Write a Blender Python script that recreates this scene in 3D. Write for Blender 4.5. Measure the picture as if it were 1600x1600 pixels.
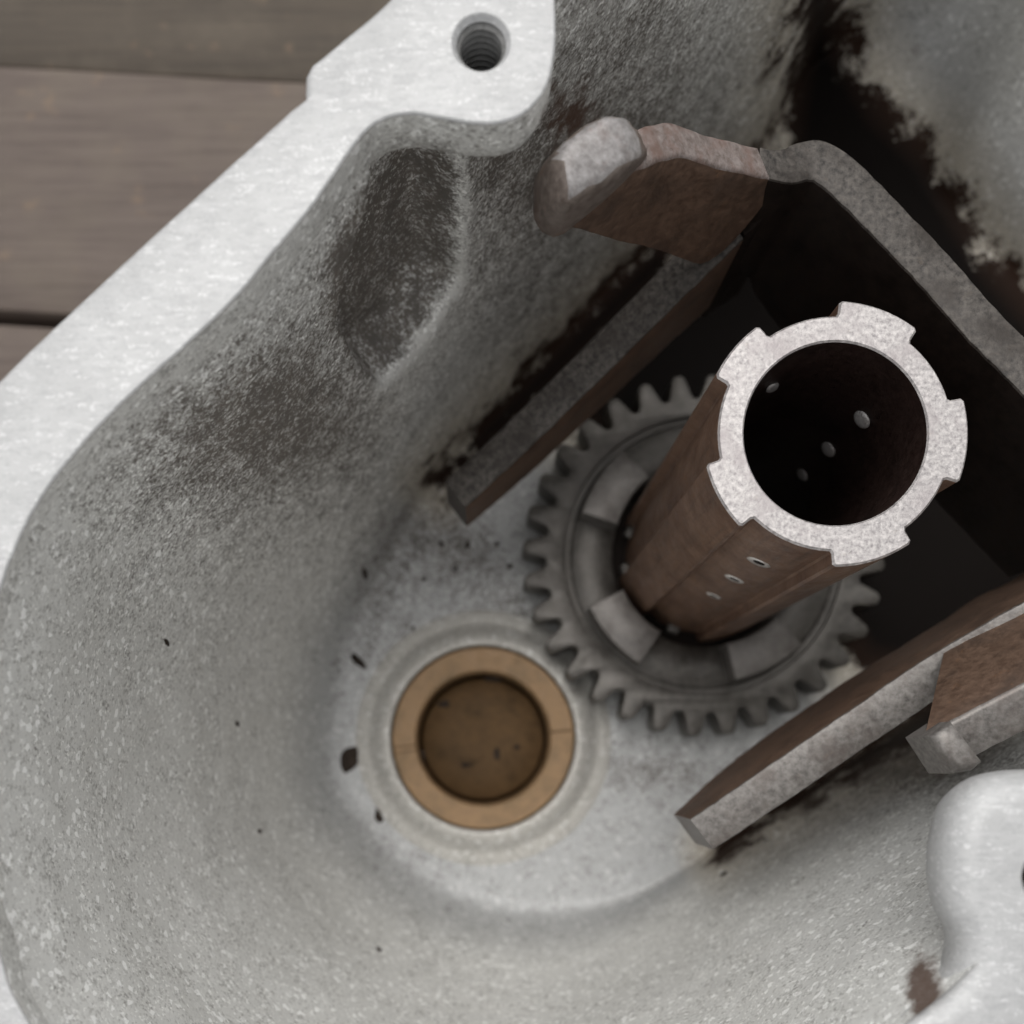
import bpy, bmesh, math, random
import numpy as np
from mathutils import Vector, Matrix, noise
from mathutils.geometry import tessellate_polygon
random.seed(7)
for o in list(bpy.data.objects): bpy.data.objects.remove(o)
SC = bpy.context.scene
COL = SC.collection
R = math.radians
MM = 0.001

# ------------------------------------------------------------------ camera, sky, sun, exposure
# The camera hangs 250 mm above the gearbox floor (z = 0) and looks straight down; the frame is an off-centre crop.
ZC, F, VX, VY = 250.0, 1600.0, 745.0, 1195.0
cd = bpy.data.cameras.new('camera'); cam = bpy.data.objects.new('camera', cd); COL.objects.link(cam)
cam.location = (0, 0, ZC*MM)
cd.sensor_width = 36; cd.lens = 36.0*F/1600
cd.shift_x = (800-VX)/1600; cd.shift_y = (VY-800)/1600
cd.clip_start = 0.01; cd.clip_end = 50
cd.dof.use_dof = True; cd.dof.focus_distance = 0.153; cd.dof.aperture_fstop = 15.0
SC.camera = cam
TO_SUN = Vector((-0.12, 0.42, 0.90)).normalized()
w = bpy.data.worlds.new('World'); SC.world = w; w.use_nodes = True
nt = w.node_tree
bg = nt.nodes['Background']; bg.inputs['Strength'].default_value = 0.15
sky = nt.nodes.new('ShaderNodeTexSky'); sky.sky_type = 'NISHITA'; sky.sun_disc = False
sky.sun_elevation = math.asin(TO_SUN.z); sky.sun_rotation = math.atan2(TO_SUN.x, TO_SUN.y)
sky.dust_density = 4.0; sky.air_density = 1.0; sky.ozone_density = 0.6
hs = nt.nodes.new('ShaderNodeHueSaturation'); hs.inputs['Saturation'].default_value = 0.06   # overcast: nearly white sky
nt.links.new(sky.outputs[0], hs.inputs['Color']); nt.links.new(hs.outputs[0], bg.inputs['Color'])
sd = bpy.data.lights.new('sun', 'SUN'); sd.energy = 0.6; sd.angle = R(40); sd.color = (1, 0.965, 0.91)
sun = bpy.data.objects.new('sun', sd); COL.objects.link(sun)
sun.rotation_euler = (-TO_SUN).to_track_quat('-Z', 'Y').to_euler()
SC.view_settings.view_transform = 'Standard'; SC.view_settings.look = 'None'
SC.view_settings.exposure = 0.36; SC.view_settings.gamma = 1.0

# ------------------------------------------------------------------ helpers (all lengths in mm until a mesh is linked)
def W(px, py, d):                       # measured photo point at distance d -> place in the scene (mm)
    return Vector(((px-VX)*d/F, -(py-VY)*d/F, ZC-d))
def to_px(v):
    d = ZC - v[2]
    return VX + v[0]*F/d, VY - v[1]*F/d

def link_mesh(name, bm, mats, parent=None, smooth=35, loc=None):
    for v in bm.verts: v.co *= MM
    me = bpy.data.meshes.new(name); bm.to_mesh(me); bm.free()
    return link_me(name, me, mats, parent, smooth, loc)
def link_me(name, me, mats, parent=None, smooth=35, loc=None):
    for m in (mats if isinstance(mats, (list, tuple)) else [mats]): me.materials.append(m)
    for p in me.polygons: p.use_smooth = True
    if smooth < 180: me.set_sharp_from_angle(angle=R(smooth))
    o = bpy.data.objects.new(name, me); COL.objects.link(o)
    if parent is not None:
        o.parent = parent
        o.matrix_parent_inverse = Matrix.Translation(-Vector(parent.location))
    if loc is not None: o.location = loc
    return o
def tag(o, label=None, cat=None, group=None, kind=None):
    if label: o['label'] = label
    if cat: o['category'] = cat
    if group: o['group'] = group
    if kind: o['kind'] = kind
    return o
def empty(name, loc, label, cat, group=None):
    o = bpy.data.objects.new(name, None); COL.objects.link(o)
    o.location = Vector(loc)*MM; o.empty_display_size = 0.01
    return tag(o, label, cat, group)

def catmull(P, n, closed=True):
    P = np.asarray(P, float); m = len(P); out = []
    segs = m if closed else m-1
    # even sampling by chord length
    L = [np.linalg.norm(P[(i+1) % m]-P[i]) for i in range(segs)]
    T = np.cumsum([0]+L)
    for s in np.linspace(0, T[-1], n, endpoint=not closed):
        i = min(int(np.searchsorted(T, s, 'right')-1), segs-1); t = (s-T[i])/max(L[i], 1e-9)
        if closed: a, b, c, d = P[(i-1) % m], P[i], P[(i+1) % m], P[(i+2) % m]
        else: a, b, c, d = P[max(i-1, 0)], P[i], P[i+1], P[min(i+2, m-1)]
        out.append(0.5*((2*b)+(-a+c)*t+(2*a-5*b+4*c-d)*t*t+(-a+3*b-3*c+d)*t**3))
    return np.array(out)
def area2(P): 
    x, y = P[:, 0], P[:, 1]
    return 0.5*np.sum(x*np.roll(y, -1)-np.roll(x, -1)*y)
def inset(P, a):                         # moves a counter-clockwise outline inwards by a
    P = np.asarray(P, float)
    e0 = P-np.roll(P, 1, 0); e1 = np.roll(P, -1, 0)-P
    n0 = np.stack([-e0[:, 1], e0[:, 0]], 1); n1 = np.stack([-e1[:, 1], e1[:, 0]], 1)
    n0 /= np.maximum(np.linalg.norm(n0, axis=1, keepdims=True), 1e-9); n1 /= np.maximum(np.linalg.norm(n1, axis=1, keepdims=True), 1e-9)
    n = n0+n1; k = 1+np.sum(n0*n1, 1, keepdims=True)
    return P + a*n/np.maximum(k, 0.35)
def prism(outline, z0, z1, bev=0.4, holes=(), bottom=True, bev_bot=0.0, bm=None, cap_mat=0, side_mat=0):
    """solid with a rounded top edge; holes = list of (loop, bevel) cut through with plain walls"""
    bm = bm or bmesh.new()
    P = np.asarray(outline, float)[:, :2]
    if area2(P) < 0: P = P[::-1]
    loops = [(P, +1)]
    for h in holes:
        H = np.asarray(h, float)[:, :2]
        if area2(H) < 0: H = H[::-1]
        loops.append((H, -1))
    top, bot = [], []
    for L, s in loops:
        prof = []
        if bev_bot: prof += [(s*bev_bot, z0), (s*bev_bot*0.3, z0+bev_bot*0.3), (0, z0+bev_bot)]
        else: prof += [(0, z0)]
        prof += [(0, z1-bev), (s*bev*0.3, z1-bev*0.3), (s*bev, z1)] if bev else [(0, z1)]
        rings = []
        for a, z in prof:
            Q = inset(L, a) if a else L
            rings.append([bm.verts.new((q[0], q[1], z)) for q in Q])
        n = len(L)
        for r in range(len(rings)-1):
            for i in range(n):
                j = (i+1) % n
                vs = [rings[r][i], rings[r][j], rings[r+1][j], rings[r+1][i]]
                f = bm.faces.new(vs if s > 0 else vs[::-1]); f.material_index = side_mat
        top.append(rings[-1]); bot.append(rings[0])
    for caps, up in ((top, True), (bot, False)):
        if not up and not bottom: continue
        flat = [v for c in caps for v in c]
        for t in tessellate_polygon([[v.co.copy() for v in c] for c in caps]):
            vs = [flat[i] for i in t]
            nrm = (vs[1].co-vs[0].co).cross(vs[2].co-vs[0].co)
            if nrm.length < 1e-9: continue
            if (nrm.z > 0) != up: vs = vs[::-1]
            try:
                f = bm.faces.new(vs); f.material_index = cap_mat if up else side_mat
            except ValueError: pass
    return bm
def lathe(prof, cx, cy, n=96, bm=None, mat=0, cap0=False, cap1=False):
    bm = bm or bmesh.new(); rings = []
    for r, z in prof:
        rings.append([bm.verts.new((cx+r*math.cos(2*math.pi*i/n), cy+r*math.sin(2*math.pi*i/n), z)) for i in range(n)])
    for a, b in zip(rings, rings[1:]):
        for i in range(n):
            f = bm.faces.new((a[i], a[(i+1) % n], b[(i+1) % n], b[i])); f.material_index = mat
    if cap0: bm.faces.new(rings[0])
    if cap1: bm.faces.new(rings[-1])
    return bm
def circle(cx, cy, r, n=64, a0=0): return np.array([(cx+r*math.cos(a0+2*math.pi*i/n), cy+r*math.sin(a0+2*math.pi*i/n)) for i in range(n)])
def pip(P, x, y):
    c = False; j = len(P)-1
    for i in range(len(P)):
        if (P[i][1] > y) != (P[j][1] > y) and x < (P[j][0]-P[i][0])*(y-P[i][1])/(P[j][1]-P[i][1])+P[i][0]: c = not c
        j = i
    return c
def sdist(P, x, y):                      # signed distance, positive inside
    best = 1e9; j = len(P)-1
    for i in range(len(P)):
        ax, ay = P[j]; bx, by = P[i]; dx, dy = bx-ax, by-ay
        t = max(0, min(1, ((x-ax)*dx+(y-ay)*dy)/(dx*dx+dy*dy+1e-9)))
        best = min(best, math.hypot(x-ax-t*dx, y-ay-t*dy)); j = i
    return best if pip(P, x, y) else -best
def sstep(a, b, x):
    t = max(0.0, min(1.0, (x-a)/(b-a))); return t*t*(3-2*t)

# ------------------------------------------------------------------ materials
class NT:
    def __init__(s, name):
        s.m = bpy.data.materials.new(name); s.m.use_nodes = True; s.t = s.m.node_tree
        s.p = s.t.nodes['Principled BSDF']
        tc = s.t.nodes.new('ShaderNodeTexCoord'); mp = s.t.nodes.new('ShaderNodeMapping')
        geo = s.t.nodes.new('ShaderNodeNewGeometry')
        mp.inputs['Scale'].default_value = (1000, 1000, 1000)
        s.t.links.new(geo.outputs['Position'] if False else tc.outputs['Object'], mp.inputs[0]); s.co = mp.outputs[0]
    def n(s, typ, **kw):
        nd = s.t.nodes.new(typ)
        for k, v in kw.items():
            if k in nd.inputs: 
                if hasattr(v, 'is_linked') or isinstance(v, bpy.types.NodeSocket): s.t.links.new(v, nd.inputs[k])
                else: nd.inputs[k].default_value = v
            else: setattr(nd, k, v)
        return nd
    def noise(s, scale, detail=4, rough=0.6, vec=None, dist=0.0):
        nd = s.n('ShaderNodeTexNoise', Scale=scale, Detail=detail, Roughness=rough, Distortion=dist)
        s.t.links.new(vec or s.co, nd.inputs['Vector']); return nd.outputs['Fac']
    def cells(s, scale, vec=None):
        nd = s.n('ShaderNodeTexVoronoi', Scale=scale); s.t.links.new(vec or s.co, nd.inputs['Vector'])
        sp = s.n('ShaderNodeSeparateColor'); s.t.links.new(nd.outputs['Color'], sp.inputs[0])
        return sp.outputs[0], nd.outputs['Distance']
    def ramp(s, x, a, b, c0=0.0, c1=1.0):
        nd = s.n('ShaderNodeMapRange', clamp=True); s.t.links.new(x, nd.inputs[0])
        for i, v in zip((1, 2, 3, 4), (a, b, c0, c1)): nd.inputs[i].default_value = v
        return nd.outputs[0]
    def math(s, op, a, b=None):
        nd = s.n('ShaderNodeMath', operation=op)
        for i, v in enumerate((a, b)):
            if v is None: continue
            if isinstance(v, (int, float)): nd.inputs[i].default_value = v
            else: s.t.links.new(v, nd.inputs[i])
        return nd.outputs[0]
    def mix(s, f, a, b):
        nd = s.n('ShaderNodeMix', data_type='RGBA')
        for sock, v in ((nd.inputs[0], f), (nd.inputs[6], a), (nd.inputs[7], b)):
            if isinstance(v, (int, float)): sock.default_value = v
            elif isinstance(v, tuple): sock.default_value = (*v, 1)
            else: s.t.links.new(v, sock)
        return nd.outputs[2]
    def attr(s, name):
        return s.n('ShaderNodeAttribute', attribute_name=name).outputs['Fac']
    def bump(s, h, strength, dist_mm, prev=None):
        nd = s.n('ShaderNodeBump', Strength=strength, Distance=dist_mm*MM)
        s.t.links.new(h, nd.inputs['Height'])
        if prev: s.t.links.new(prev, nd.inputs['Normal'])
        return nd.outputs[0]
    def out(s, color=None, rough=None, metal=None, normal=None, spec=None):
        for k, v in (('Base Color', color), ('Roughness', rough), ('Metallic', metal), ('Normal', normal), ('Specular IOR Level', spec)):
            if v is None: continue
            if isinstance(v, (int, float)): s.p.inputs[k].default_value = v
            elif isinstance(v, tuple): s.p.inputs[k].default_value = (*v, 1)
            else: s.t.links.new(v, s.p.inputs[k])
        return s.m

def mat_cast():                          # sand-cast, blasted aluminium with baked-on grime, oil film and shade painted in with them
    k = NT('cast_aluminium')
    big = k.noise(0.035, 4, 0.6); mid = k.noise(0.25, 5, 0.65); fine = k.noise(1.4, 3, 0.7)
    c1, d1 = k.cells(1.7); c2, d2 = k.cells(2.9)
    grain = k.math('ADD', k.math('MULTIPLY', c1, 0.5), k.math('MULTIPLY', c2, 0.5))
    tone = k.attr('tone'); oa = k.attr('oil_shade')
    c = k.mix(k.ramp(big, 0.3, 0.7), (0.62, 0.617, 0.592), (0.71, 0.707, 0.682))
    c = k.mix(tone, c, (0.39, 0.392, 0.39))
    c = k.mix(k.ramp(oa, -0.35, 0.42, 0.0, 0.65), c, (0.50, 0.44, 0.345))
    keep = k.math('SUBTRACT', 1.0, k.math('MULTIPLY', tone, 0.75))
    c = k.mix(k.math('MULTIPLY', k.ramp(grain, 0.15, 0.6, 0.13, 0.0), keep), c, (0.27, 0.27, 0.262))
    c = k.mix(k.math('MULTIPLY', k.ramp(grain, 0.77, 0.90, 0.0, 0.75), keep), c, (0.95, 0.95, 0.92))
    c3, d3 = k.cells(1.15)
    c = k.mix(k.math('MULTIPLY', k.ramp(c3, 0.90, 0.95, 0.0, 0.8), keep), c, (0.98, 0.98, 0.96))  # glints of the blasted grain put into the colour, here and above
    g = k.attr('grime_shade')
    gm = k.math('ADD', g, k.ramp(mid, 0.25, 0.75, -0.36, 0.36)); gm = k.math('ADD', gm, k.ramp(fine, 0.3, 0.7, -0.22, 0.22))
    gm = k.math('ADD', gm, k.ramp(grain, 0.1, 0.9, 0.40, -0.40))
    gf = k.ramp(gm, 0.12, 0.98, 0.0, 0.88)
    c = k.mix(gf, c, k.mix(k.ramp(mid, 0.35, 0.7), (0.082, 0.060, 0.041), (0.038, 0.027, 0.018)))
    o = k.attr('oil_shade')
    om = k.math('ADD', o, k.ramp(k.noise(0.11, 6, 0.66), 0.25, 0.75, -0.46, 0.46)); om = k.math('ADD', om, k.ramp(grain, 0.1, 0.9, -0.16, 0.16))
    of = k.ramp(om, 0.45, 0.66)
    c = k.mix(of, c, k.mix(k.ramp(oa, 0.6, 1.05), (0.028, 0.0155, 0.0105), (0.0042, 0.0028, 0.0022)))  # shade painted in: near black deep inside the oil
    r = k.attr('rust')
    rf = k.ramp(k.math('ADD', r, k.ramp(mid, 0.3, 0.7, -0.35, 0.35)), 0.40, 0.85, 0.0, 0.9)
    c = k.mix(rf, c, (0.095, 0.052, 0.034))
    h = k.math('ADD', k.math('MULTIPLY', grain, 0.55), k.math('MULTIPLY', mid, 0.35))
    nrm = k.bump(h, 0.33, 0.36)
    metal = k.math('MULTIPLY', k.math('SUBTRACT', 1.0, k.math('MAXIMUM', gf, of)), 0.25)
    rough = k.math('MAXIMUM', k.ramp(fine, 0.3, 0.7, 0.42, 0.62), k.math('MULTIPLY', of, 0.6))
    return k.out(c, rough, metal, nrm, k.ramp(of, 0, 1, 0.5, 0.06))
def mat_machined():                      # blasted gasket face with faint lens streaks put into its colour
    k = NT('blasted_aluminium')
    mp = k.n('ShaderNodeMapping'); mp.inputs['Rotation'].default_value = (0, 0, R(-38)); mp.inputs['Scale'].default_value = (0.42, 1.25, 1)
    k.t.links.new(k.co, mp.inputs[0])
    mid = k.noise(0.12, 4, 0.6); fine = k.noise(1.0, 4, 0.7, mp.outputs[0])
    c1, d1 = k.cells(1.5, mp.outputs[0]); c2, d2 = k.cells(2.6)
    grain = k.math('ADD', k.math('MULTIPLY', c1, 0.6), k.math('MULTIPLY', c2, 0.4))
    c = k.mix(k.ramp(mid, 0.3, 0.7), (0.39, 0.39, 0.388), (0.45, 0.45, 0.448))
    c = k.mix(k.ramp(grain, 0.1, 0.5, 0.34, 0.0), c, (0.28, 0.28, 0.285))
    c = k.mix(k.ramp(grain, 0.74, 0.9, 0.0, 0.30), c, (0.75, 0.75, 0.75))
    c = k.mix(k.ramp(fine, 0.52, 0.78, 0.0, 0.30), c, (0.68, 0.68, 0.68))
    return k.out(c, 0.55, 0.2, k.bump(grain, 0.15, 0.2))
def mat_steel(name, lo, hi, dark, rust, rough=0.5, metal=0.7, speck=1.1, rustamt=0.3, spec=0.5, relief=0.3):
    k = NT(name)
    fine = k.noise(speck, 4, 0.7); mid = k.noise(0.14, 5, 0.65); m2 = k.noise(0.4, 4, 0.7)
    c = k.mix(k.ramp(fine, 0.33, 0.67), lo, hi)
    c = k.mix(k.ramp(mid, 0.48, 0.68, 0, 0.8), c, dark)
    c = k.mix(k.ramp(m2, 0.62, 0.75, 0, rustamt), c, rust)
    return k.out(c, k.ramp(fine, 0.3, 0.7, rough-0.08, rough+0.12), metal, k.bump(fine, relief, 0.2), spec)
M_CAST = mat_cast(); M_FACE = mat_machined()
def mat_tube():
    k = NT('oxidised_steel')
    mp = k.n('ShaderNodeMapping'); mp.inputs['Scale'].default_value = (1, 1, 0.08); k.t.links.new(k.co, mp.inputs[0])
    mq = k.n('ShaderNodeMapping'); mq.inputs['Scale'].default_value = (0.08, 0.08, 1.6); k.t.links.new(k.co, mq.inputs[0])
    fine = k.noise(1.1, 4, 0.7); mid = k.noise(0.16, 5, 0.65); st = k.noise(0.8, 4, 0.6, mp.outputs[0]); tr = k.noise(1.0, 4, 0.7, mq.outputs[0]); sp = k.noise(0.5, 5, 0.75)
    c = k.mix(k.ramp(mid, 0.35, 0.65), (0.15, 0.084, 0.057), (0.25, 0.155, 0.108))
    c = k.mix(k.ramp(st, 0.5, 0.72, 0, 0.55), c, (0.075, 0.048, 0.036))
    c = k.mix(k.ramp(sp, 0.58, 0.72, 0, 0.55), c, (0.27, 0.14, 0.065))
    c = k.mix(k.ramp(sp, 0.40, 0.30, 0, 0.6), c, (0.06, 0.042, 0.034))
    c = k.mix(k.ramp(fine, 0.62, 0.75, 0, 0.5), c, (0.30, 0.24, 0.20))
    h = k.math('ADD', fine, k.math('MULTIPLY', tr, 0.8))
    return k.out(c, k.ramp(sp, 0.35, 0.65, 0.32, 0.55), 0.35, k.bump(h, 0.25, 0.2))
M_TUBE = mat_tube()
M_TUBE_END = mat_steel('bare_steel_end', (0.22, 0.205, 0.205), (0.56, 0.53, 0.515), (0.30, 0.27, 0.27), (0.40, 0.32, 0.24), 0.45, 0.5, 1.3, 0.2)
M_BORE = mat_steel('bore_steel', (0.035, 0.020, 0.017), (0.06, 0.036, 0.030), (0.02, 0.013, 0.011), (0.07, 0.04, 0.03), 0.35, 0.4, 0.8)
M_GEAR = mat_steel('gear_steel', (0.070, 0.064, 0.058), (0.120, 0.111, 0.100), (0.036, 0.031, 0.026), (0.06, 0.043, 0.031), 0.40, 0.5, 0.6, 0.25)
M_DOG = mat_steel('dog_steel', (0.14, 0.130, 0.122), (0.22, 0.205, 0.192), (0.085, 0.075, 0.068), (0.09, 0.066, 0.05), 0.45, 0.6, 0.6, 0.3)
M_EDGE = mat_steel('plate_edge_steel', (0.11, 0.10, 0.093), (0.24, 0.225, 0.21), (0.11, 0.09, 0.08), (0.22, 0.18, 0.145), 0.45, 0.5, 1.0, 0.3)
M_EDGE_SHADE = mat_steel('shaded_edge_steel', (0.022, 0.019, 0.017), (0.115, 0.103, 0.092), (0.030, 0.024, 0.020), (0.10, 0.075, 0.055), 0.5, 0.2, 0.9, 0.35, 0.3, 0.7)  # darker copy of the edge steel, shade on arm and left leg put in
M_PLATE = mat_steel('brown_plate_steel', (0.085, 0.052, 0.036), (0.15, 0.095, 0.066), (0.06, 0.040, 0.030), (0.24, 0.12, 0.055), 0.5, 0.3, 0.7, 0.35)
M_DARK = mat_steel('shade_black_steel', (0.012, 0.009, 0.008), (0.022, 0.016, 0.013), (0.008, 0.006, 0.005), (0.03, 0.018, 0.012), 0.6, 0.1, 0.7, 0.3, 0.08)  # shade put into black steel: unlit faces, gaps and hole bottoms
M_NUB = mat_steel('worn_bright_steel', (0.15, 0.138, 0.132), (0.34, 0.325, 0.32), (0.16, 0.115, 0.10), (0.20, 0.11, 0.08), 0.55, 0.4, 0.9, 0.55)
M_TABTOP = mat_steel('rusty_worn_edge', (0.12, 0.092, 0.080), (0.28, 0.24, 0.225), (0.17, 0.096, 0.074), (0.26, 0.24, 0.23), 0.55, 0.3, 0.9, 0.5, 0.4, 0.5)
M_FLANK = mat_steel('shaded_flank_steel', (0.085, 0.066, 0.055), (0.17, 0.140, 0.122), (0.09, 0.056, 0.040), (0.16, 0.085, 0.05), 0.55, 0.25, 0.8, 0.5)
M_BRONZE = mat_steel('bronze', (0.205, 0.126, 0.063), (0.275, 0.174, 0.090), (0.15, 0.098, 0.049), (0.13, 0.083, 0.04), 0.5, 0.35, 0.5, 0.3)
M_BRONZE_IN = mat_steel('bronze_bore', (0.085, 0.050, 0.023), (0.120, 0.072, 0.034), (0.045, 0.028, 0.014), (0.014, 0.009, 0.005), 0.6, 0.05, 0.3, 0.7, 0.12)
M_BRIGHT = mat_steel('dimple_and_glint', (0.62, 0.60, 0.58), (0.86, 0.84, 0.82), (0.6, 0.57, 0.54), (0.5, 0.45, 0.4), 0.35, 0.7, 2.0)  # worn silver outside the shaft; painted glints of the holes in the bore
M_THREAD = mat_steel('dark_thread', (0.15, 0.148, 0.14), (0.26, 0.257, 0.25), (0.1, 0.095, 0.09), (0.2, 0.16, 0.12), 0.4, 0.4, 1.0, 0.3)  # darker than the rim face, down in the hole
M_FLECK = mat_steel('dark_dirt', (0.022, 0.016, 0.012), (0.05, 0.038, 0.03), (0.015, 0.011, 0.009), (0.07, 0.045, 0.03), 0.7, 0.0, 1.0, 0.3, 0.08)
def mat_wood(name, a, b):
    k = NT(name)
    mp = k.n('ShaderNodeMapping'); mp.inputs['Scale'].default_value = (0.03, 0.55, 0.3); k.t.links.new(k.co, mp.inputs[0])
    g1 = k.noise(1.0, 6, 0.65, mp.outputs[0], 0.4); g2 = k.noise(0.05, 4, 0.6); g3 = k.noise(0.14, 3, 0.5)
    c = k.mix(k.ramp(g1, 0.3, 0.7), a, b)
    c = k.mix(k.ramp(g2, 0.45, 0.75, 0, 0.4), c, (0.14, 0.112, 0.080))
    c = k.mix(k.ramp(g3, 0.64, 0.76, 0, 0.4), c, (0.19, 0.125, 0.075))
    return k.out(c, 0.7, 0.0, k.bump(g1, 0.5, 0.6))
M_WOOD = mat_wood('weathered_wood', (0.070, 0.050, 0.040), (0.118, 0.090, 0.074))
M_WOOD_D = mat_wood('dark_weathered_wood', (0.038, 0.027, 0.017), (0.066, 0.049, 0.032))

# ------------------------------------------------------------------ the deck of planks below the gearbox
ZB = ZC-296.0                                            # top of the planks
deck = bpy.data.objects.new('deck', None); COL.objects.link(deck); tag(deck, kind='structure')
def plank(y_hi, y_lo, ztop, m, tilt, bow):
    bm = bmesh.new(); nx, ny = 60, 6; top = {}; H = 22
    x0, x1 = -420, 520
    ylo, yhi = y_lo, y_hi
    prof = [(0, -H), (0, -1.6), (0.5, -0.5), (1.6, 0)]
    ring = [(ylo, ztop-H), (ylo, ztop-1.8), (ylo+0.6, ztop-0.5), (ylo+1.8, ztop)]
    ring += [(ylo+1.8+(yhi-ylo-3.6)*i/6, ztop) for i in range(1, 6)]
    ring += [(yhi-1.8, ztop), (yhi-0.6, ztop-0.5), (yhi, ztop-1.8), (yhi, ztop-H)]
    rows = []
    for i in range(nx+1):
        x = x0+(x1-x0)*i/nx
        rows.append([bm.verts.new((x, y+tilt*x+0.35*noise.noise((x*0.03, y*0.05, 1)), z+0.25*noise.noise((x*0.02, y*0.1, 5)))) for y, z in ring])
    for a, b in zip(rows, rows[1:]):
        for j in range(len(ring)):
            k = (j+1) % len(ring)
            bm.faces.new((a[j], b[j], b[k], a[k]))
    bm.faces.new(rows[0]); bm.faces.new(rows[-1][::-1])
    bmesh.ops.recalc_face_normals(bm, faces=bm.faces[:])
    return link_mesh('plank', bm, m, deck)
d = 296.0
yA = -(150-VY)*d/F; yB = -(541-VY)*d/F; t = -0.055
pw = (yA-yB)
plank(yA+pw+6, yA+3.2+1.0, ZB-5.0, M_WOOD_D, t, 0)
plank(yA+1.8, yB+2.6, ZB, M_WOOD, t, 0)
plank(yB-0.4, yB-pw, ZB-1.0, M_WOOD, t, 0)
for i in range(1, 4): plank(yB-pw*i-3, yB-pw*(i+1), ZB-0.5, M_WOOD, t, 0)

# ------------------------------------------------------------------ gearbox case
RIM = 125.0
case = empty('gearbox_case', (40, 10, 0), 'open cast aluminium gearbox case with pale blasted rim', 'gearbox case')
ST = [ # rim point (at the rim) , floor point (at the floor)
 ((-45,1195),(538,1190)), ((-28,1030),(540,1105)), ((10,890),(552,1030)), ((72,765),(577,960)), ((180,640),(612,890)),
 ((370,460),(665,785)), ((560,230),(748,680)), ((760,15),(855,565)), ((1000,-245),(965,440)), ((1200,-460),(1085,345)),
 ((1480,-760),(1205,225)), ((1760,-1000),(1270,105)), ((2350,-1400),(1318,118)), ((2900,-1500),(1415,262)), ((3250,-1150),(1580,440)), ((3450,-300),(1800,700)),
 ((3340,330),(1840,830)), ((2655,705),(1700,945)), ((2195,985),(1470,1085)), ((1800,1280),(1272,1222)), ((1420,1585),(1075,1348)),
 ((1250,1740),(1000,1390)), ((1000,1900),(920,1408)), ((745,1980),(820,1405)), ((450,1950),(720,1375)), ((200,1800),(640,1322)),
 ((45,1600),(585,1262)), ((-5,1480),(556,1238)), ((-38,1330),(543,1215))]
top = np.array([[*W(*a, RIM)[:2]] for a, b in ST]); flo = np.array([[*W(*b, 250)[:2]] for a, b in ST])
NC, NR = 820, 120
both = catmull(np.hstack([top, flo]), NC)
TOP, FLO = both[:, :2], both[:, 2:]
POCKET = [(610,150),(700,170),(724,235),(728,330),(722,440),(655,545),(598,600),(556,560),(530,500),(545,420),(580,330)]
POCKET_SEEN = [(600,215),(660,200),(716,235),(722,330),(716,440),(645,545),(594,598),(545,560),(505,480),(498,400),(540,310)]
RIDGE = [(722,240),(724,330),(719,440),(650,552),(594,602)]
OUTN = np.array((-0.73, 0.68))
GR = [ # grime, plus shade painted by the lower leg and gear: photo place, radii, amount
 (820,420,230,190,0.50),(760,250,110,70,0.5),(1000,60,260,170,0.60),(1000,250,190,110,0.52),(480,520,120,150,0.35),(930,330,200,160,0.22),(330,680,180,140,0.66),(460,640,120,110,0.48),
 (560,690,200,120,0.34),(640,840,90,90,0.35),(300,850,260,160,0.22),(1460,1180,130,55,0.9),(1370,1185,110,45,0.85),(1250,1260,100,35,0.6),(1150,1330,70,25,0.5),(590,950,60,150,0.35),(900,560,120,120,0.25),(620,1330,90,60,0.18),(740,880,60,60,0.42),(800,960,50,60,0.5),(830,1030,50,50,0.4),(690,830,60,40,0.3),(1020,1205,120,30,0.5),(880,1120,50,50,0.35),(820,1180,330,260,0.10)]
OIL_SHADE_POLY = [(1240,-60),(1320,-60),(1340,60),(1400,160),(1480,235),(1530,330),(1575,400),(1640,470),(1800,700),(1900,1000),(1500,1110),(1440,1075),(1330,1060),(1180,760),(1000,760),(860,650),(1000,490),(1085,330),(1200,215)]  # oil film, with the deep shade of the cavity painted in
OIL_SHADE_GAP = [(1045,375),(1010,385),(880,520),(745,660),(665,750),(690,775),(800,680),(920,560),(1060,420)]  # shade of the crevice behind the left leg, painted over oily floor
LEG_SHADE_GAP = [(1110,1322),(1200,1262),(1300,1193),(1400,1125),(1470,1075),(1600,1000),(1640,1070),(1480,1150),(1400,1182),(1300,1232),(1200,1293),(1120,1345)]  # shadow band outside the lower leg, painted along with a dark smear
def seg(a, b, x, y):
    dx, dy = b[0]-a[0], b[1]-a[1]; t = max(0, min(1, ((x-a[0])*dx+(y-a[1])*dy)/(dx*dx+dy*dy)))
    return math.hypot(x-a[0]-t*dx, y-a[1]-t*dy)
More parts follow.
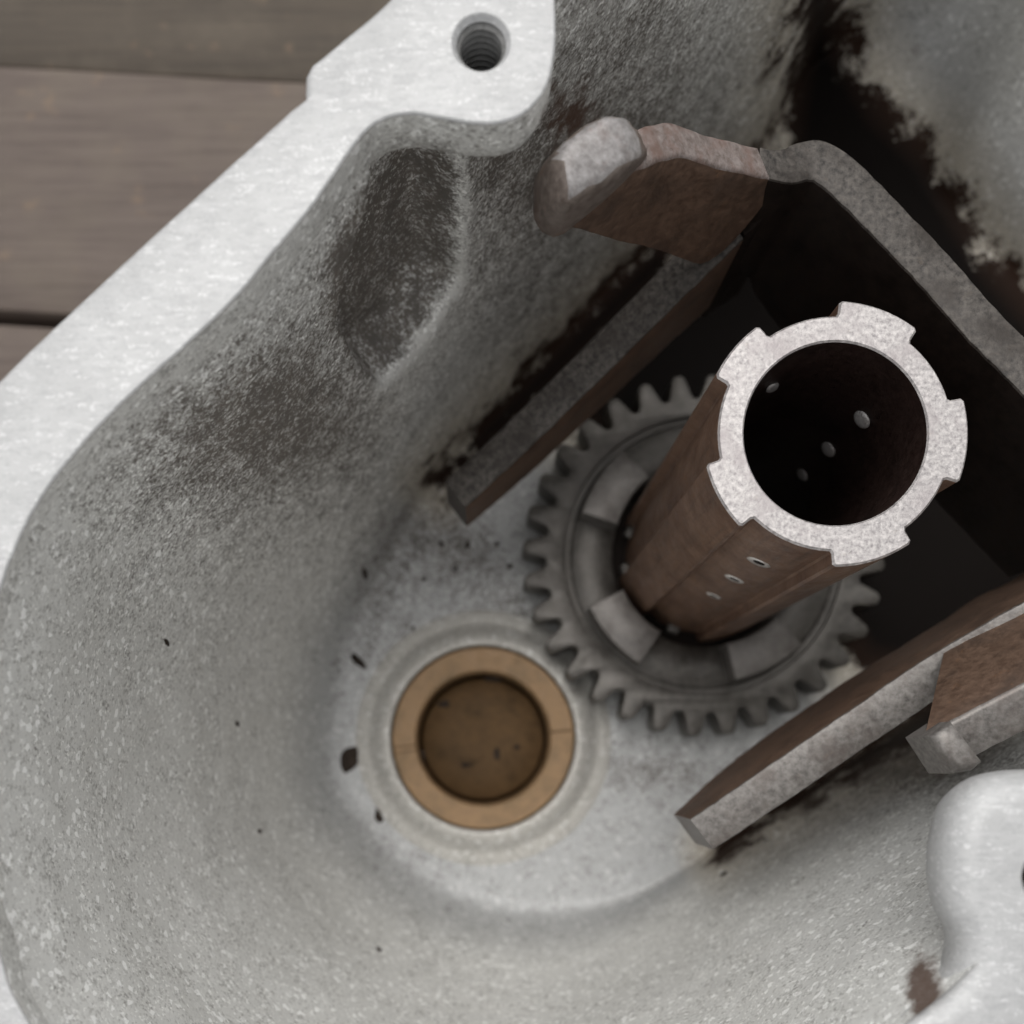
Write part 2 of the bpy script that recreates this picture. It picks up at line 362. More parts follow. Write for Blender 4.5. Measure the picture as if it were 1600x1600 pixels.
def paint(me, co_mm, gain=1.0):
    tn = me.attributes.new('tone', 'FLOAT', 'POINT')
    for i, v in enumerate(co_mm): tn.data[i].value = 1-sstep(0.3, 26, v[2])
    for nm in ('grime_shade', 'oil_shade', 'rust'): me.attributes.new(nm, 'FLOAT', 'POINT')
    gr, oi, ru = (me.attributes[nm] for nm in ('grime_shade', 'oil_shade', 'rust'))
    for i, v in enumerate(co_mm):
        x, y = to_px(v); g = 0.0
        if -300 < x < 1900 and -500 < y < 1800:
            for cx, cy, rx, ry, a in GR:
                q = ((x-cx)/rx)**2+((y-cy)/ry)**2
                if q < 6: g = max(g, 0)+a*math.exp(-q*1.1)*(1-0.35*min(1, g))
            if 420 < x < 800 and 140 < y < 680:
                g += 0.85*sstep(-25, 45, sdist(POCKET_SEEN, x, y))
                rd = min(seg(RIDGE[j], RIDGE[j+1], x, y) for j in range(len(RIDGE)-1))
                rg_ = math.exp(-(rd/10)**2); g -= 0.85*rg_  # ridge highlight: grime thinned so the edge catching light reads pale
            s = max(sdist(OIL_SHADE_POLY, x, y), sdist(OIL_SHADE_GAP, x, y)*1.6+14, sdist(LEG_SHADE_GAP, x, y)*1.6+12)
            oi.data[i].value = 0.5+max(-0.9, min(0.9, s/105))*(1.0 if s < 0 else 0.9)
            ru.data[i].value = 0.75*math.exp(-((x-890)/60)**2-((y-180)/80)**2)+1.1*math.exp(-((x-1445)/36)**2-((y-1545)/65)**2)
        gr.data[i].value = max(-0.3, min(1.0, g))*gain
verts, faces = [], []
RIGHT = [sstep(95, 112, FLO[c][0])*sstep(60, 110, FLO[c][1]) for c in range(NC)]
for r in range(NR+1):
    tt = r/NR
    zt = tt
    zz = (ZC-RIM-0.6)*(1-zt)
    for c in range(NC):
        rt = RIGHT[c]; a = 0.55; e = 2.6      # the far right wall leans outwards more and more
        fr = (a*tt+(1-a)*(1-(1-tt**e)**(1/e)))*(1-rt)+rt*(0.94*(1-(1-tt)**1.35)+0.06*(1-(1-tt**3)**(1/3)))
        p = TOP[c]*(1-fr)+FLO[c]*fr
        # the wall runs 0.7 mm outside the rim's own inner side
        v = Vector((p[0], p[1], zz))
        verts.append(v)
nrm_out = []
for c in range(NC):
    tdir = TOP[(c+1) % NC]-TOP[c-1]; n = np.array((-tdir[1], tdir[0])); n /= np.linalg.norm(n)+1e-9
    nrm_out.append(n)
if (nrm_out[0][0]) > 0: nrm_out = [-n for n in nrm_out]
for r in range(NR+1):
    for c in range(NC):
        v = verts[r*NC+c]; n = nrm_out[c]; x, y = to_px(v)
        k = 1-sstep(0.86, 0.99, r/NR)
        dd = 0.8*(1-sstep(0.0, 0.15, r/NR))
        dd += k*(0.9*noise.noise((v.x*0.03, v.y*0.03, v.z*0.03))+0.35*noise.noise((v.x*0.12, v.y*0.12, v.z*0.12)))
        if 400 < x < 800 and 60 < y < 700:
            s = sdist(POCKET, x, y)
            dd += 9.0*sstep(-5, 20, s)
        # faint swelling below the pocket
        v.x += n[0]*dd; v.y += n[1]*dd
for r in range(NR):
    for c in range(NC):
        d_ = (c+1) % NC
        faces.append((r*NC+c, r*NC+d_, (r+1)*NC+d_, (r+1)*NC+c))
# floor: rows that shrink to its middle
cen = np.array(W(1060, 980, 250)[:2]); NF = 70
base = NR*NC
last = [verts[base+c].copy() for c in range(NC)]
prev = base
for r in range(1, NF+1):
    s = 1-r/NF
    if r == NF:
        verts.append(Vector((cen[0], cen[1], -0.05))); ci = len(verts)-1
        for c in range(NC): faces.append((prev+c, prev+(c+1) % NC, ci))
        break
    st = len(verts)
    for c in range(NC):
        p = cen+(np.array(last[c][:2])-cen)*s
        verts.append(Vector((p[0], p[1], 0.25*noise.noise((p[0]*0.06, p[1]*0.06, 3))-0.25*sstep(0, 0.1, 1-s))))
    for c in range(NC): faces.append((prev+c, prev+(c+1) % NC, st+(c+1) % NC, st+c))
    prev = st
BXY = W(755, 1153, 245)
def over_bush(f):
    m = sum((verts[i] for i in f), Vector())/len(f)
    return m.z < 1 and math.hypot(m.x-BXY.x, m.y-BXY.y) < 24.5
faces = [f for f in faces if not over_bush(f)]
me = bpy.data.meshes.new('cavity'); me.from_pydata([v*MM for v in verts], [], faces); me.update()
if me.polygons[NC*20].normal.dot(Vector((*(-nrm_out[0]), 0))) < 0: me.flip_normals()
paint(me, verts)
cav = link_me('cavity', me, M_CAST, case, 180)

# rim flange with its two screw bosses, one solid
def hole_at(px, py): return W(px, py, RIM)
INNER = [(-45,1195),(-28,1030),(10,890),(72,765),(180,640),(300,530),(370,462),(430,390),(490,318),(540,245),(568,208),(600,185),(640,177),(690,184),(740,192),(790,189),(830,168),(856,130),(867,80),(868,20),(868,-60),(880,-112),(1000,-245),(1200,-460),
 (1480,-760),(1760,-1000),(2350,-1400),(2900,-1500),(3250,-1150),(3450,-300),(3340,330),(2655,705),(2195,985),(1850,1245),(1790,1262),(1740,1230),(1670,1207),(1600,1204),(1545,1218),(1505,1255),(1488,1310),(1484,1375),(1493,1430),(1512,1470),(1508,1515),(1470,1560),(1430,1590),
 (1250,1740),(1000,1900),(745,1980),(450,1950),(200,1800),(45,1600),(-5,1480),(-38,1330)]
inn = catmull([W(*p, RIM)[:2] for p in INNER], 700)
if area2(inn) < 0: inn = inn[::-1]
rimline = TOP if area2(TOP) > 0 else TOP[::-1]
OUTV = [(-250,1195),(-225,990),(-150,780),(-60,655),(40,548),(250,352),(455,166),(474,150),(479,108),(500,86),(590,12),(640,-40),(720,-120),(900,-330),(1100,-560),(1400,-900),(1720,-1230),(2320,-1580),(3000,-1680),(3420,-1260),(3630,-320),(3510,400),(2760,840),(2300,1120),(1900,1420),(1530,1720),(1340,1880),(1040,2060),(745,2140),(400,2110),(90,1920),(-110,1680),(-190,1500),(-235,1350)]
out = catmull([W(*p, RIM)[:2] for p in OUTV], 500)
if area2(out) < 0: out = out[::-1]
rng = np.random.default_rng(3)
for P, amp in ((inn, 0.10), (out, 0.07)):
    for i in range(len(P)): P[i] += amp*np.array((noise.noise((P[i][0]*0.35, P[i][1]*0.35, 2)), noise.noise((P[i][0]*0.35, P[i][1]*0.35, 8))))
HOLES = [hole_at(752, 66), hole_at(1641, 1372)]
zr = ZC-RIM
bm = bmesh.new()
TH = 10.5
# outer side, inner side, top with screw holes
def band(P, prof, flip):
    rings = []
    for a, z in prof:
        zz_ = np.broadcast_to(z, (len(P),)); Q = inset(P, a) if np.any(a) else P
        rings.append([bm.verts.new((q[0], q[1], float(zq))) for q, zq in zip(Q, zz_)])
    n = len(P)
    for a, b in zip(rings, rings[1:]):
        for i in range(n):
            vs = [a[i], a[(i+1) % n], b[(i+1) % n], b[i]]
            f = bm.faces.new(vs[::-1] if flip else vs)
            if min(v.co.z for v in vs) < zr-4.2 and not (flip and 44 < vs[0].co.x < 110 and vs[0].co.y < 60): f.material_index = 1
    return rings[-1]
to = band(out, [(0, zr-16), (0, zr-1.0), (0.3, zr-0.35), (0.9, zr)], False)
bvl = np.array([0.4+3.4*sstep(45, 58, p[0])*(1-sstep(40, 60, p[1]))*(1-sstep(85, 110, p[0])) for p in inn])
ti = band(inn, [(-4.5, zr-TH), (-2.2, zr-TH+0.8), (-0.6, zr-TH+2.6), (0, zr-TH+5)]+[(-bvl[:, None]*(1-math.cos(t_)), zr-bvl*(1-math.sin(t_))) for t_ in np.linspace(0, math.pi/2, 7)], True)
hl = [[bm.verts.new((q[0], q[1], zr)) for q in circle(h.x, h.y, 3.75, 64)] for h in HOLES]
caps = [to, ti]+hl; flat = [v for c in caps for v in c]
for t3 in tessellate_polygon([[v.co.copy() for v in c] for c in caps]):
    vs = [flat[i] for i in t3]
    nr = (vs[1].co-vs[0].co).cross(vs[2].co-vs[0].co)
    if nr.length < 1e-9: continue
    try: bm.faces.new(vs if nr.z > 0 else vs[::-1])
    except ValueError: pass
cos = [v.co.copy() for v in bm.verts]
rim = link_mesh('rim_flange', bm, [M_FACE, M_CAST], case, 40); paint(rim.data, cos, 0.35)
for h in HOLES:
    prof = [(3.05, zr-0.75), (3.05, zr-0.9)]
    z = zr-0.9
    for k in range(8): prof += [(3.12, z-0.15), (2.62, z-0.55), (2.62, z-0.70), (3.12, z-1.1)]; z -= 1.1
    prof += [(3.0, zr-10.0)]
    b = lathe(prof, h.x, h.y, 64); b = lathe([(3.0, zr-10.0), (0.02, zr-10.1)], h.x, h.y, 64, b, 1); b = lathe([(3.75, zr), (3.6, zr-0.06), (3.05, zr-0.75)], h.x, h.y, 64, b, 2)
    link_mesh('threaded_hole', b, [M_THREAD, M_DARK, M_FACE], case, 25)
# outer shell
b = bmesh.new(); rings = []
po = inset(out, 3.0)
for z, a in ((zr-15.5, -2.9), (zr-30, -2.9), (zr-50, -2.5), (20, 2), (-8, 8), (-14, 14), (-14, 40)):
    rings.append([b.verts.new((q[0], q[1], z)) for q in (inset(out, 3.0+a))])
for A, B in zip(rings, rings[1:]):
    for i in range(len(A)): b.faces.new((A[i], B[i], B[(i+1) % len(A)], A[(i+1) % len(A)]))
bmesh.ops.recalc_face_normals(b, faces=b.faces[:])
link_mesh('outer_shell', b, M_FACE, case, 60)
foot_z = ZB+0.05
for px, py in ((700, 1300), (1500, 1150), (1250, 350)):
    p = W(px, py, 250)
    link_mesh('foot', lathe([(0.1, foot_z), (9, foot_z), (9.5, foot_z+1), (10.5, -13)], p.x, p.y, 40), M_CAST, case)

# bearing seat raised from the floor round the bushing
BX, BY = W(755, 1153, 245)[:2]
def pr(r, d): return r*d/F
sb = lathe([(31.6, -0.4), (30.6, 0.2), (28.6, 0.4), (27.6, 0.7), (26.4, 2.0), (25.0, 3.3), (23.4, 4.1), (22.6, 4.1), (22.2, 3.0), (22.0, -14)], BX, BY, 128)
cos = [v.co.copy() for v in sb.verts]
seat = link_mesh('bearing_seat', sb, M_CAST, case, 180)
for nm in ('grime_shade', 'oil_shade', 'rust', 'tone'): seat.data.attributes.new(nm, 'FLOAT', 'POINT')
for a_ in seat.data.attributes['tone'].data: a_.value = 0.7

# ------------------------------------------------------------------ bronze bushing
bush = empty('bronze_bushing', (BX, BY, 0), 'tan bronze bushing sunk in the round seat of the case floor', 'bushing')
zt = 4.2
link_mesh('bushing_ring', lathe([(21.95, 0), (21.95, zt-0.5), (21.5, zt), (16.5, zt), (16.0, zt-0.4), (15.8, zt-1.2), (15.7, -7.0)], BX, BY, 128), M_BRONZE, bush)
b = lathe([(15.8, -6.5), (15.0, -6.0), (14.8, -3.0), (14.5, -2.6), (6, -2.6), (0.02, -2.6)], BX, BY, 96)
link_mesh('bore_end', b, M_BRONZE_IN, bush, 60)
def slot(a0, wid):                                        # a split line across the face of the bushing
    b = bmesh.new(); ca, sa = math.cos(a0), math.sin(a0)
    P = [(16.3, -wid), (21.6, -wid), (21.6, wid), (16.3, wid)]
    b = prism([(BX+x*ca-y*sa, BY+x*sa+y*ca) for x, y in P], zt-0.3, zt+0.06, 0.02)
    return link_mesh('oil_groove', b, M_BRONZE_IN, bush)
slot(R(5), 0.22); slot(R(186), 0.18); slot(R(190), 0.14)
for px, py, sx, sy in ((694,1100,1.5,1.0),(770,1060,2.4,0.9),(776,1178,0.8,1.4),(808,1167,0.7,0.6),(728,1196,1.3,0.6),(660,1180,0.7,1.6)):
    v = W(px, py, 251.3); q = []
    for i in range(18):
        a = 2*math.pi*i/18; r_ = 1+0.5*noise.noise((math.cos(a)*1.4+px, math.sin(a)*1.4, 0.3)); q.append((v.x+sx*r_*math.cos(a), v.y+sy*r_*math.sin(a)))
    link_mesh('dirt_spot', prism(q, -2.8, -2.3, 0.15), M_FLECK, bush)

# ------------------------------------------------------------------ spur gear with dog ring
AX, AY = W(1306, 677, 150)[:2]
gear = empty('spur_gear', (AX, AY, 0), 'grey steel spur gear with dogs round the foot of the splined shaft', 'gear')
GT = ZC-237.0; GB = GT-9.5
NT_ = 32; RO, RR = pr(283, 237), pr(246, 237)
prof = []
a0 = R(-3)
for i in range(NT_):
    c = a0+2*math.pi*i/NT_; h = math.pi/NT_
    for f, r in ((-0.98, RR), (-0.80, RR+0.15), (-0.66, RR+1.1), (-0.52, RR+2.8), (-0.38, RR+4.6), (-0.27, RO-0.35), (-0.16, RO), (0.16, RO), (0.27, RO-0.35), (0.38, RR+4.6), (0.52, RR+2.8), (0.66, RR+1.1), (0.80, RR+0.15)):
        prof.append((AX+r*math.cos(c+f*h), AY+r*math.sin(c+f*h)))
link_mesh('gear_body', prism(prof, GB, GT, 0.35, holes=[circle(AX, AY, 32.2, 96)]), M_GEAR, gear, 40)
link_mesh('hub_ring', lathe([(32.2, GB), (32.2, GT-1.4), (31.0, GT-1.5), (30.8, GT-1.8), (30.4, GT-1.5), (21.6, GT-1.5), (21.0, GT-2.0), (20.8, GB)], AX, AY, 128), M_GEAR, gear, 40)
for ang in (147, 222, 298, 12, 78):
    P = [(30.0*math.cos(R(ang+k)), 30.0*math.sin(R(ang+k))) for k in np.linspace(-16.5, 16.5, 14)]
    P += [(21.4*math.cos(R(ang+k)), 21.4*math.sin(R(ang+k))) for k in np.linspace(17.5, -17.5, 12)]
    link_mesh('dog', prism([(AX+x, AY+y) for x, y in P], GT-1.6, GT+5.6, 0.4), M_DOG, gear, 40)
# splined bush in the eye of the gear
P = []
for i in range(12):
    c = R(30*i+9)
    for f, r in ((-15, 17.2), (-5, 17.2), (-4, 18.7), (4, 18.7), (5, 17.2)): P.append((AX+r*math.cos(c+R(f)), AY+r*math.sin(c+R(f))))
link_mesh('splined_bush', prism(P, GB, GT-3.5, 0.3), M_GEAR, gear, 40)
link_mesh('dark_gap_ring', lathe([(20.9, GB+0.3), (20.9, GT-6.2), (17.3, GT-6.2)], AX, AY, 96), M_DARK, gear, 40)  # black ring closing the gap, shade put into its colour

# ------------------------------------------------------------------ splined hollow shaft
shaft = empty('splined_shaft', (AX, AY, 0), 'hollow brown steel shaft with five splines and bright cut end', 'shaft')
ZT = ZC-150.0; ZS = ZC-246.0
rg, rl, rb = pr(184, 150), pr(208, 150), pr(143.5, 150)
P = []
for ang, hw in ((70, 18.5), (140, 15), (209, 16), (287, 18.5), (357, 19)):
    P.append((ang, hw))
out_pts = []
for ang, hw in P:
    a1 = ang-hw; a2 = ang+hw
    out_pts += [(rg, a1-1.2), (rg+0.35, a1-0.3), (rl-0.35, a1+0.2), (rl, a1+1.6)]
    out_pts += [(rl, a) for a in np.linspace(a1+3, a2-3, 9)]
    out_pts += [(rl, a2-1.6), (rl-0.35, a2-0.2), (rg+0.35, a2+0.3), (rg, a2+1.2)]
    nxt = P[(P.index((ang, hw))+1) % 5]; b1 = nxt[0]-nxt[1]
    if b1 < a2: b1 += 360
    out_pts += [(rg, a) for a in np.linspace(a2+2, b1-2, 10)]
outl = [(AX+r*math.cos(R(a)), AY+r*math.sin(R(a))) for r, a in out_pts]
b = bmesh.new()
Lo = np.array(outl); n = len(Lo)
bore = circle(AX, AY, rb, 96)
zs = [ZS]+list(np.linspace(ZS+4, ZT-0.35, 24))
rings = [[b.verts.new((q[0], q[1], z)) for q in Lo] for z in zs]
for A, B in zip(rings, rings[1:]):
    for i in range(n):
        f = b.faces.new((A[i], A[(i+1) % n], B[(i+1) % n], B[i])); f.material_index = 0
tp = [b.verts.new((q[0], q[1], ZT)) for q in inset(Lo, 0.3)]
for i in range(n): b.faces.new((rings[-1][i], rings[-1][(i+1) % n], tp[(i+1) % n], tp[i])).material_index = 1
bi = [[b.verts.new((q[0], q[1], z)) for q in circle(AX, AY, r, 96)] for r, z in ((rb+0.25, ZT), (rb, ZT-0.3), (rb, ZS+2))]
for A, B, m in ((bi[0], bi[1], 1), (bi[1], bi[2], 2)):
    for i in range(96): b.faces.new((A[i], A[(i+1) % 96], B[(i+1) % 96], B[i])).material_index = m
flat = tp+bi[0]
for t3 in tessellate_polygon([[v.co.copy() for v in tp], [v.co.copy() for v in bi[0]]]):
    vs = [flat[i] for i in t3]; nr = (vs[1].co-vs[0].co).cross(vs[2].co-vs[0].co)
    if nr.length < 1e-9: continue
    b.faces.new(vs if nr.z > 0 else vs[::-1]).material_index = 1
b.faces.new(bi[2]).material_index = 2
bmesh.ops.recalc_face_normals(b, faces=b.faces[:])
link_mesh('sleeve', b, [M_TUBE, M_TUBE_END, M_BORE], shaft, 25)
def dimple(px, py, dd, rad_r, inside, sz):
    # oil hole: worn silver outside; inside, bright metal stands for light passing through
    ang = math.atan2(W(px, py, dd).y-AY, W(px, py, dd).x-AX)
    z = ZC-dd
    u = Vector((math.cos(ang), math.sin(ang), 0)); tn = Vector((-u.y, u.x, 0))
    c = Vector((AX, AY, z))+u*rad_r
    bb = bmesh.new()
    s = -1 if inside else 1
    rings = []
    for q, hgt in ((1.0, -0.05), (0.85, 0.12), (0.5, 0.22)):
        rings.append([bb.verts.new(c+tn*(math.cos(k*math.pi/8)*sz*q*1.6)+Vector((0, 0, 1))*(math.sin(k*math.pi/8)*sz*q*1.25)+u*s*hgt) for k in range(16)])
    if inside:                                           # tilted inwards as an added facet, so the spot glints in the bore
        for rg_ in rings:
            for v in rg_: v.co -= u*0.42*(c.z+sz*1.25-v.co.z)
    for A, B in zip(rings, rings[1:]):
        for i in range(16): bb.faces.new((A[i], A[(i+1) % 16], B[(i+1) % 16], B[i]))
    ft = bb.faces.new(rings[-1]); ft.material_index = 0 if inside else 1
    if not inside:
        for v in rings[-1]: v.co += Vector((0, 0, sz*0.42))-u*0.06
    bmesh.ops.recalc_face_normals(bb, faces=bb.faces[:])
    if bb.faces[-1] if False else False: pass
    link_mesh('oil_hole', bb, [M_BRIGHT, M_DARK], shaft, 60)
def ray_cyl(px, py, rad, inside):
    # where the sight line through a measured point meets the shaft wall
    dx, dy = (px-VX)/F, -(py-VY)/F
    A = dx*dx+dy*dy; B = -2*(dx*AX+dy*AY); C = AX*AX+AY*AY-rad*rad
    D = B*B-4*A*C
    if D < 0: return None
    s = math.sqrt(D); return (-B+s)/(2*A) if inside else (-B-s)/(2*A)
for px, py, sz in ((1185, 879, 1.3), (1147, 905, 1.2), (1115, 931, 1.0)):
    dd = ray_cyl(px, py, rg, False)
    if dd: dimple(px, py, dd, rg, False, sz)
for px, py, sz in ((1350, 653, 1.0), (1297, 700, 0.95), (1256, 740, 0.85), (1206, 603, 0.7)):
    dd = ray_cyl(px, py, rb, True)
    if dd and dd < 245: dimple(px, py, dd, rb, True, sz)

# ------------------------------------------------------------------ bent steel bracket round the shaft
brk = empty('steel_bracket', W(1280, 260, 250), 'bent brown steel bracket standing on three sides of the splined shaft', 'bracket')
def strip(path, th, name, mats, bevel=0.5, n=160, rough_amp=0.12):
    """upright plate swept along path of (px, py, d_top, height): mats = (edge, inner, outer)"""
    pts = []
    for px, py, dt, hgt, *tk in path:
        v = W(px, py, dt); pts.append((v.x, v.y, v.z, v.z-hgt, tk[0] if tk else th))
    C = catmull(pts, n, closed=False)
    T = np.gradient(C[:, :2], axis=0); T /= np.linalg.norm(T, axis=1, keepdims=True)
    Nn = np.stack([-T[:, 1], T[:, 0]], 1)
    b = bmesh.new(); rows = []
    for i in range(n):
        x, y, zt_, zb_, tk = C[i]
        nn = Nn[i]; h = tk/2
        def P(o, z): 
            j = rough_amp*noise.noise((x*0.5+o, y*0.5, z*0.2))
            return b.verts.new((x+nn[0]*(o+j), y+nn[1]*(o+j), z+0.5*j))
        rows.append([P(-h, zb_), P(-h, (zt_+zb_)/2), P(-h, zt_-bevel), P(-h+bevel*0.3, zt_-bevel*0.3), P(-h+bevel, zt_), P(h-bevel, zt_), P(h-bevel*0.3, zt_-bevel*0.3), P(h, zt_-bevel), P(h, (zt_+zb_)/2), P(h, zb_)])
    mi = [1, 1, 0, 0, 0, 0, 0, 2, 2, 1]
    for A, B in zip(rows, rows[1:]):
        for j in range(10):
            k = (j+1) % 10
            f = b.faces.new((A[j], A[k], B[k], B[j])); f.material_index = mi[j]
    b.faces.new(rows[0]); b.faces.new(rows[-1][::-1])
    bmesh.ops.recalc_face_normals(b, faces=b.faces[:])
    return link_mesh(name, b, mats, brk, 35)
# path runs from the free end of the left leg, over the corner, to the right arm and back to the free end of the lower leg
strip([(712,772,203,17),(800,690,197,20),(900,592,191,22),(1000,492,184,24),(1075,417,178,25),(1144,349,172.8,26)], 6.5, 'side_plate', [M_EDGE_SHADE, M_PLATE, M_PLATE])
strip([(1186,250,157.6,14,4.4),(1208,257,158.4,22,4.8),(1232,258,159.3,30,5.6),(1258,251,160,34,6.3),(1284,252,160,36),(1312,270,160,38),(1352,308,160,40),(1400,358,160,41),(1460,420,160,42),(1530,500,159,42),(1600,570,158,42),(1720,690,156,42),(1830,800,154,42)], 6.6, 'arm_plate', [M_EDGE_SHADE, M_DARK, M_DARK])
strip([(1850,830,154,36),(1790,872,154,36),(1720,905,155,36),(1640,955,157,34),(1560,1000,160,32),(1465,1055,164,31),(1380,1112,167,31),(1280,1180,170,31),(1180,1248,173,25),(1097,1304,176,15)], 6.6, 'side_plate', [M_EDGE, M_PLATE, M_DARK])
def slab(inner_top, inner_bot, tvec, mats, name, nu=40, bevel=0.6, amp=0.25):
    """plate given by its inner face (two edges) and a thickness vector"""
    A = catmull([tuple(W(*p)) for p in inner_top], nu, closed=False); B = catmull([tuple(W(*p)) for p in inner_bot], nu, closed=False)
    tv = np.array(tvec); th = np.linalg.norm(tv); tn = tv/th
    b = bmesh.new(); rows = []
    for i in range(nu):
        a, c = A[i].copy(), B[i].copy(); dn = (c-a)/np.linalg.norm(c-a)
        j = amp*noise.noise((a[0]*0.35, a[1]*0.35, 3)); a = a+dn*j*1.5; c = c+dn*amp*noise.noise((c[0]*0.4, c[1]*0.4, 9))
        mids = [a+(c-a)*f for f in (0.33, 0.66)]
        seq = [a+dn*bevel, *mids, c, c+tn*th, *[m+tn*th for m in mids[::-1]], a+tn*th+dn*bevel, a+tn*(th-bevel*0.35)+dn*bevel*0.3, a+tn*(th-bevel), a+tn*bevel, a+tn*bevel*0.35+dn*bevel*0.3]
        rows.append([b.verts.new(p) for p in seq])
    m = len(rows[0]); mi = [1, 1, 1, 2, 2, 2, 2, 0, 0, 0, 0, 0]
    for P, Q in zip(rows, rows[1:]):
        for j in range(m):
            k = (j+1) % m; b.faces.new((P[j], P[k], Q[k], Q[j])).material_index = mi[j]
    b.faces.new(rows[0]); b.faces.new(rows[-1][::-1])
    bmesh.ops.recalc_face_normals(b, faces=b.faces[:])
    return link_mesh(name, b, mats, brk, 35)
# upper tab, with its worn rounded tip
slab([(915,300,136.5),(945,284,138),(1000,262,141),(1060,243,146),(1130,262,152),(1202,278,158)], [(884,352,141.5),(915,360,146),(960,374,158),(1020,388,166),(1062,402,171),(1100,411,173.5),(1150,372,172),(1208,300,163)], (-2.2, 4.4, 0.8), [M_TABTOP, M_PLATE, M_PLATE], 'tab')
b = bmesh.new()
b = bmesh.new()
for px, py, d in [(872,243,132),(905,203,132),(940,187,132.5),(975,195,133),(995,220,133.5),(1001,246,134),(955,272,133.5),(915,298,133),(888,312,133),
                  (834,300,139),(839,335,140),(854,360,142),(871,373,143),(890,345,139),(846,264,136),(850,335,154),(905,345,154),(1010,255,152),(900,228,150),(985,218,148),(870,265,152)]:
    b.verts.new(W(px, py, d))
h = bmesh.ops.convex_hull(b, input=b.verts[:])
bmesh.ops.delete(b, geom=[v for v in b.verts if not v.link_faces], context='VERTS')
bmesh.ops.subdivide_edges(b, edges=b.edges[:], cuts=3, use_grid_fill=True)
cen_ = sum((v.co for v in b.verts), Vector())/len(b.verts)
for _ in range(3): bmesh.ops.smooth_vert(b, verts=b.verts[:], factor=0.5, use_axis_x=True, use_axis_y=True, use_axis_z=True)
for v in b.verts: v.co = cen_+(v.co-cen_)*1.12; v.co += Vector((1, 1, 1))*0.35*noise.noise(v.co*0.35)
bmesh.ops.recalc_face_normals(b, faces=b.faces[:])
b.normal_update()
for f in b.faces:                                        # upper face worn bright; shade of the flanks put into a darker steel
    n_ = f.normal; c_ = f.calc_center_median()
    if n_.z+0.25*noise.noise(c_*0.5) < 0.62 or n_.dot(Vector((-0.75, -0.66, 0))) > 0.52: f.material_index = 1
link_mesh('tab_tip', b, [M_NUB, M_FLANK], brk, 75)
# lower tab, bent outwards over the lower leg
slab([(1445,1150,146),(1500,1122,145),(1560,1090,144),(1620,1060,143),(1760,990,140)], [(1476,1014,164),(1520,985,163),(1580,948,162),(1640,908,161),(1780,830,158)], (3.4, -5.3, -1.2), [M_EDGE, M_PLATE, M_DARK], 'tab')
P_ = [W(x, y, 143)[:2] for x, y in ((1452,1150),(1487,1127),(1536,1190),(1520,1204),(1490,1209))]
link_mesh('tab_lug', prism(np.array(P_), ZC-151, ZC-142.2, 1.3), M_EDGE, brk, 50)
strip([(1150,343,172.6,32),(1178,316,169.5,33),(1205,290,166,36),(1240,258,161.5,38)], 6.2, 'side_plate', [M_DARK, M_DARK, M_DARK])  # upper run of the leg, its shade put into black steel
# small pin added for the bright glint inside the left leg
p = W(1224, 322, 190)
link_mesh('glint_pin', lathe([(2.3, p.z-3), (2.3, p.z), (1.6, p.z+0.8), (0.05, p.z+1.0)], p.x, p.y, 24), M_GEAR, brk, 60)

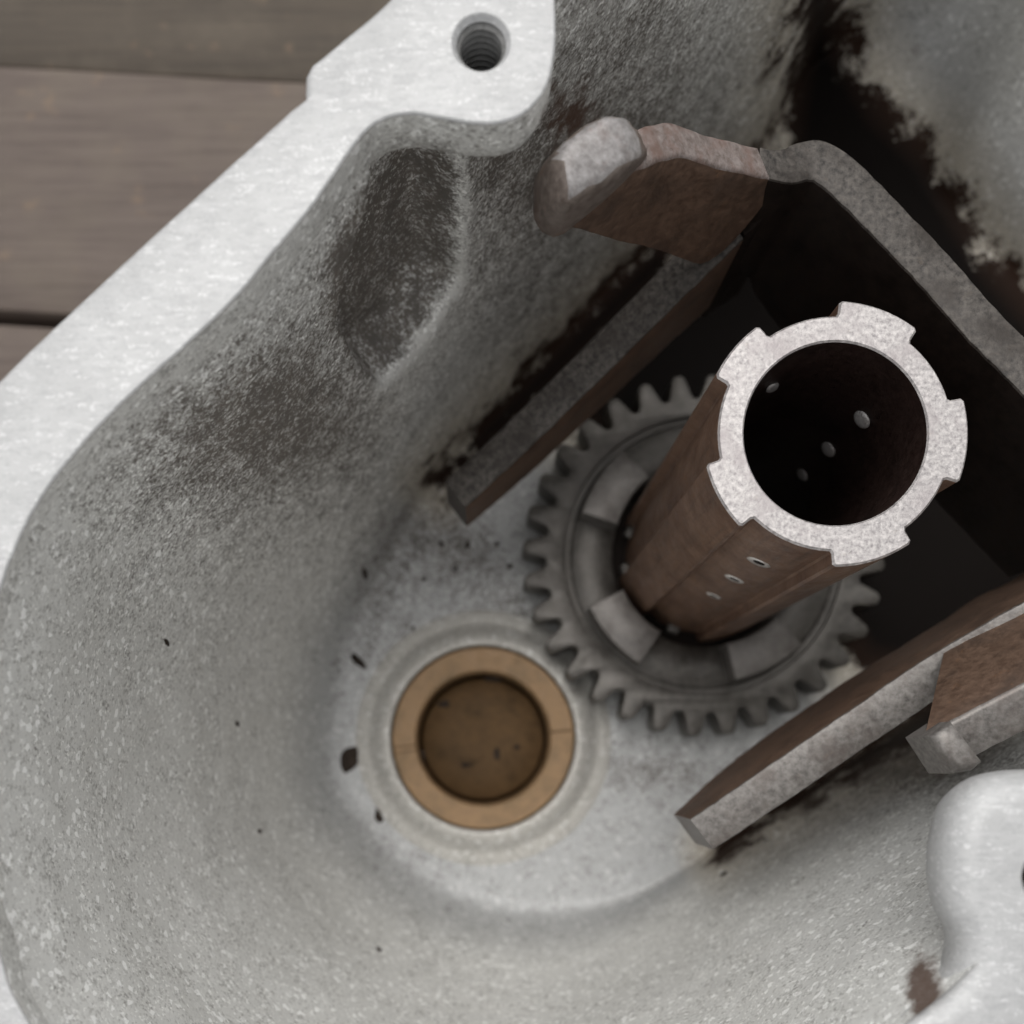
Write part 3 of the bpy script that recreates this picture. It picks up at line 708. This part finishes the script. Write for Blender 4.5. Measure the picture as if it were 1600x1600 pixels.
# ------------------------------------------------------------------ flecks of dirt on the casting
def fleck(px, py, d, sx, sy, rot, label):
    v = W(px, py, d); b = bmesh.new()
    # set onto the cavity wall along the sight line
    hit, loc, nr, _ = cav.ray_cast(cav.matrix_world.inverted() @ Vector((0, 0, ZC*MM)), (v-Vector((0, 0, ZC))).normalized())
    if hit: c = (cav.matrix_world @ loc)/MM
    else: c, nr = v, Vector((0, 0, 1))
    if nr.dot(Vector((0, 0, ZC))-c) < 0: nr = -nr
    q = nr.to_track_quat('Z', 'Y').to_matrix()
    ringn = 14; rings = []
    sd = px*0.13
    for f, h in ((1.0, -0.05), (0.75, 0.25), (0.3, 0.4)):
        row = []
        for i in range(ringn):
            a = 2*math.pi*i/ringn; k = f*(1+0.45*noise.noise((math.cos(a)*1.3+sd, math.sin(a)*1.3, 0.5)))
            x, y = sx*k*math.cos(a), sy*k*math.sin(a)
            x, y = x*math.cos(rot)-y*math.sin(rot), x*math.sin(rot)+y*math.cos(rot)
            row.append(b.verts.new(c+q @ Vector((x, y, h))))
        rings.append(row)
    for A, B in zip(rings, rings[1:]):
        for i in range(ringn): b.faces.new((A[i], A[(i+1) % ringn], B[(i+1) % ringn], B[i]))
    b.faces.new(rings[-1])
    o = link_mesh('dirt_fleck', b, M_FLECK, None, 60)
    tag(o, label, 'dirt fleck', 'dark dirt flecks on the casting')
bpy.context.view_layer.update()
fleck(545, 1185, 248, 2.4, 4.2, 0.2, 'large dark lump of dirt left of the bronze bushing')
fleck(557, 1030, 248, 1.0, 3.0, -0.4, 'long dark dirt streak above left of the bronze bushing')
fleck(570, 895, 248, 0.9, 2.4, -0.3, 'thin dark fleck high at the left edge of the case floor')
fleck(592, 1276, 248, 2.0, 1.1, -0.2, 'small oval fleck below left of the bronze bushing')
fleck(370, 1130, 190, 0.5, 1.2, -0.3, 'tiny dark fleck on the left wall level with the bushing')
fleck(405, 1299, 190, 0.5, 1.1, 0.2, 'tiny dark fleck on the wall below and left of the bushing')
fleck(260, 1003, 170, 0.5, 1.2, -0.4, 'tiny pale edged fleck highest on the left wall')
fleck(592, 1484, 200, 1.0, 0.6, -0.5, 'short dark fleck on the wall at the bottom of the case')
fleck(1131, 1366, 230, 0.9, 0.9, 0, 'round dark fleck on the wall under the end of the lower bracket leg')

for px, py, sx, sy, lb in ((690,850,0.8,0.6,'small dark speck just below the free end of the left bracket leg'),(731,852,0.7,0.9,'small dark speck between bracket leg end and gear, middle of three in a row'),
                       (712,890,0.5,0.5,'tiny dark speck lowest of the little group under the bracket leg end'),(776,850,0.7,0.6,'small dark speck close beside the left gear teeth, upper of two'),
                       (796,885,0.8,0.6,'small dark speck touching the left gear teeth, lower of two'),(645,981,0.6,0.5,'tiny dark speck alone on the floor above the bronze bushing'),
                       (662,905,0.5,0.7,'tiny dark speck on the floor left of the little group under the bracket leg'),(786,968,0.7,0.5,'small dark speck between the bushing seat and the gear teeth')):
    fleck(px, py, 249, sx, sy, px*0.7, lb)
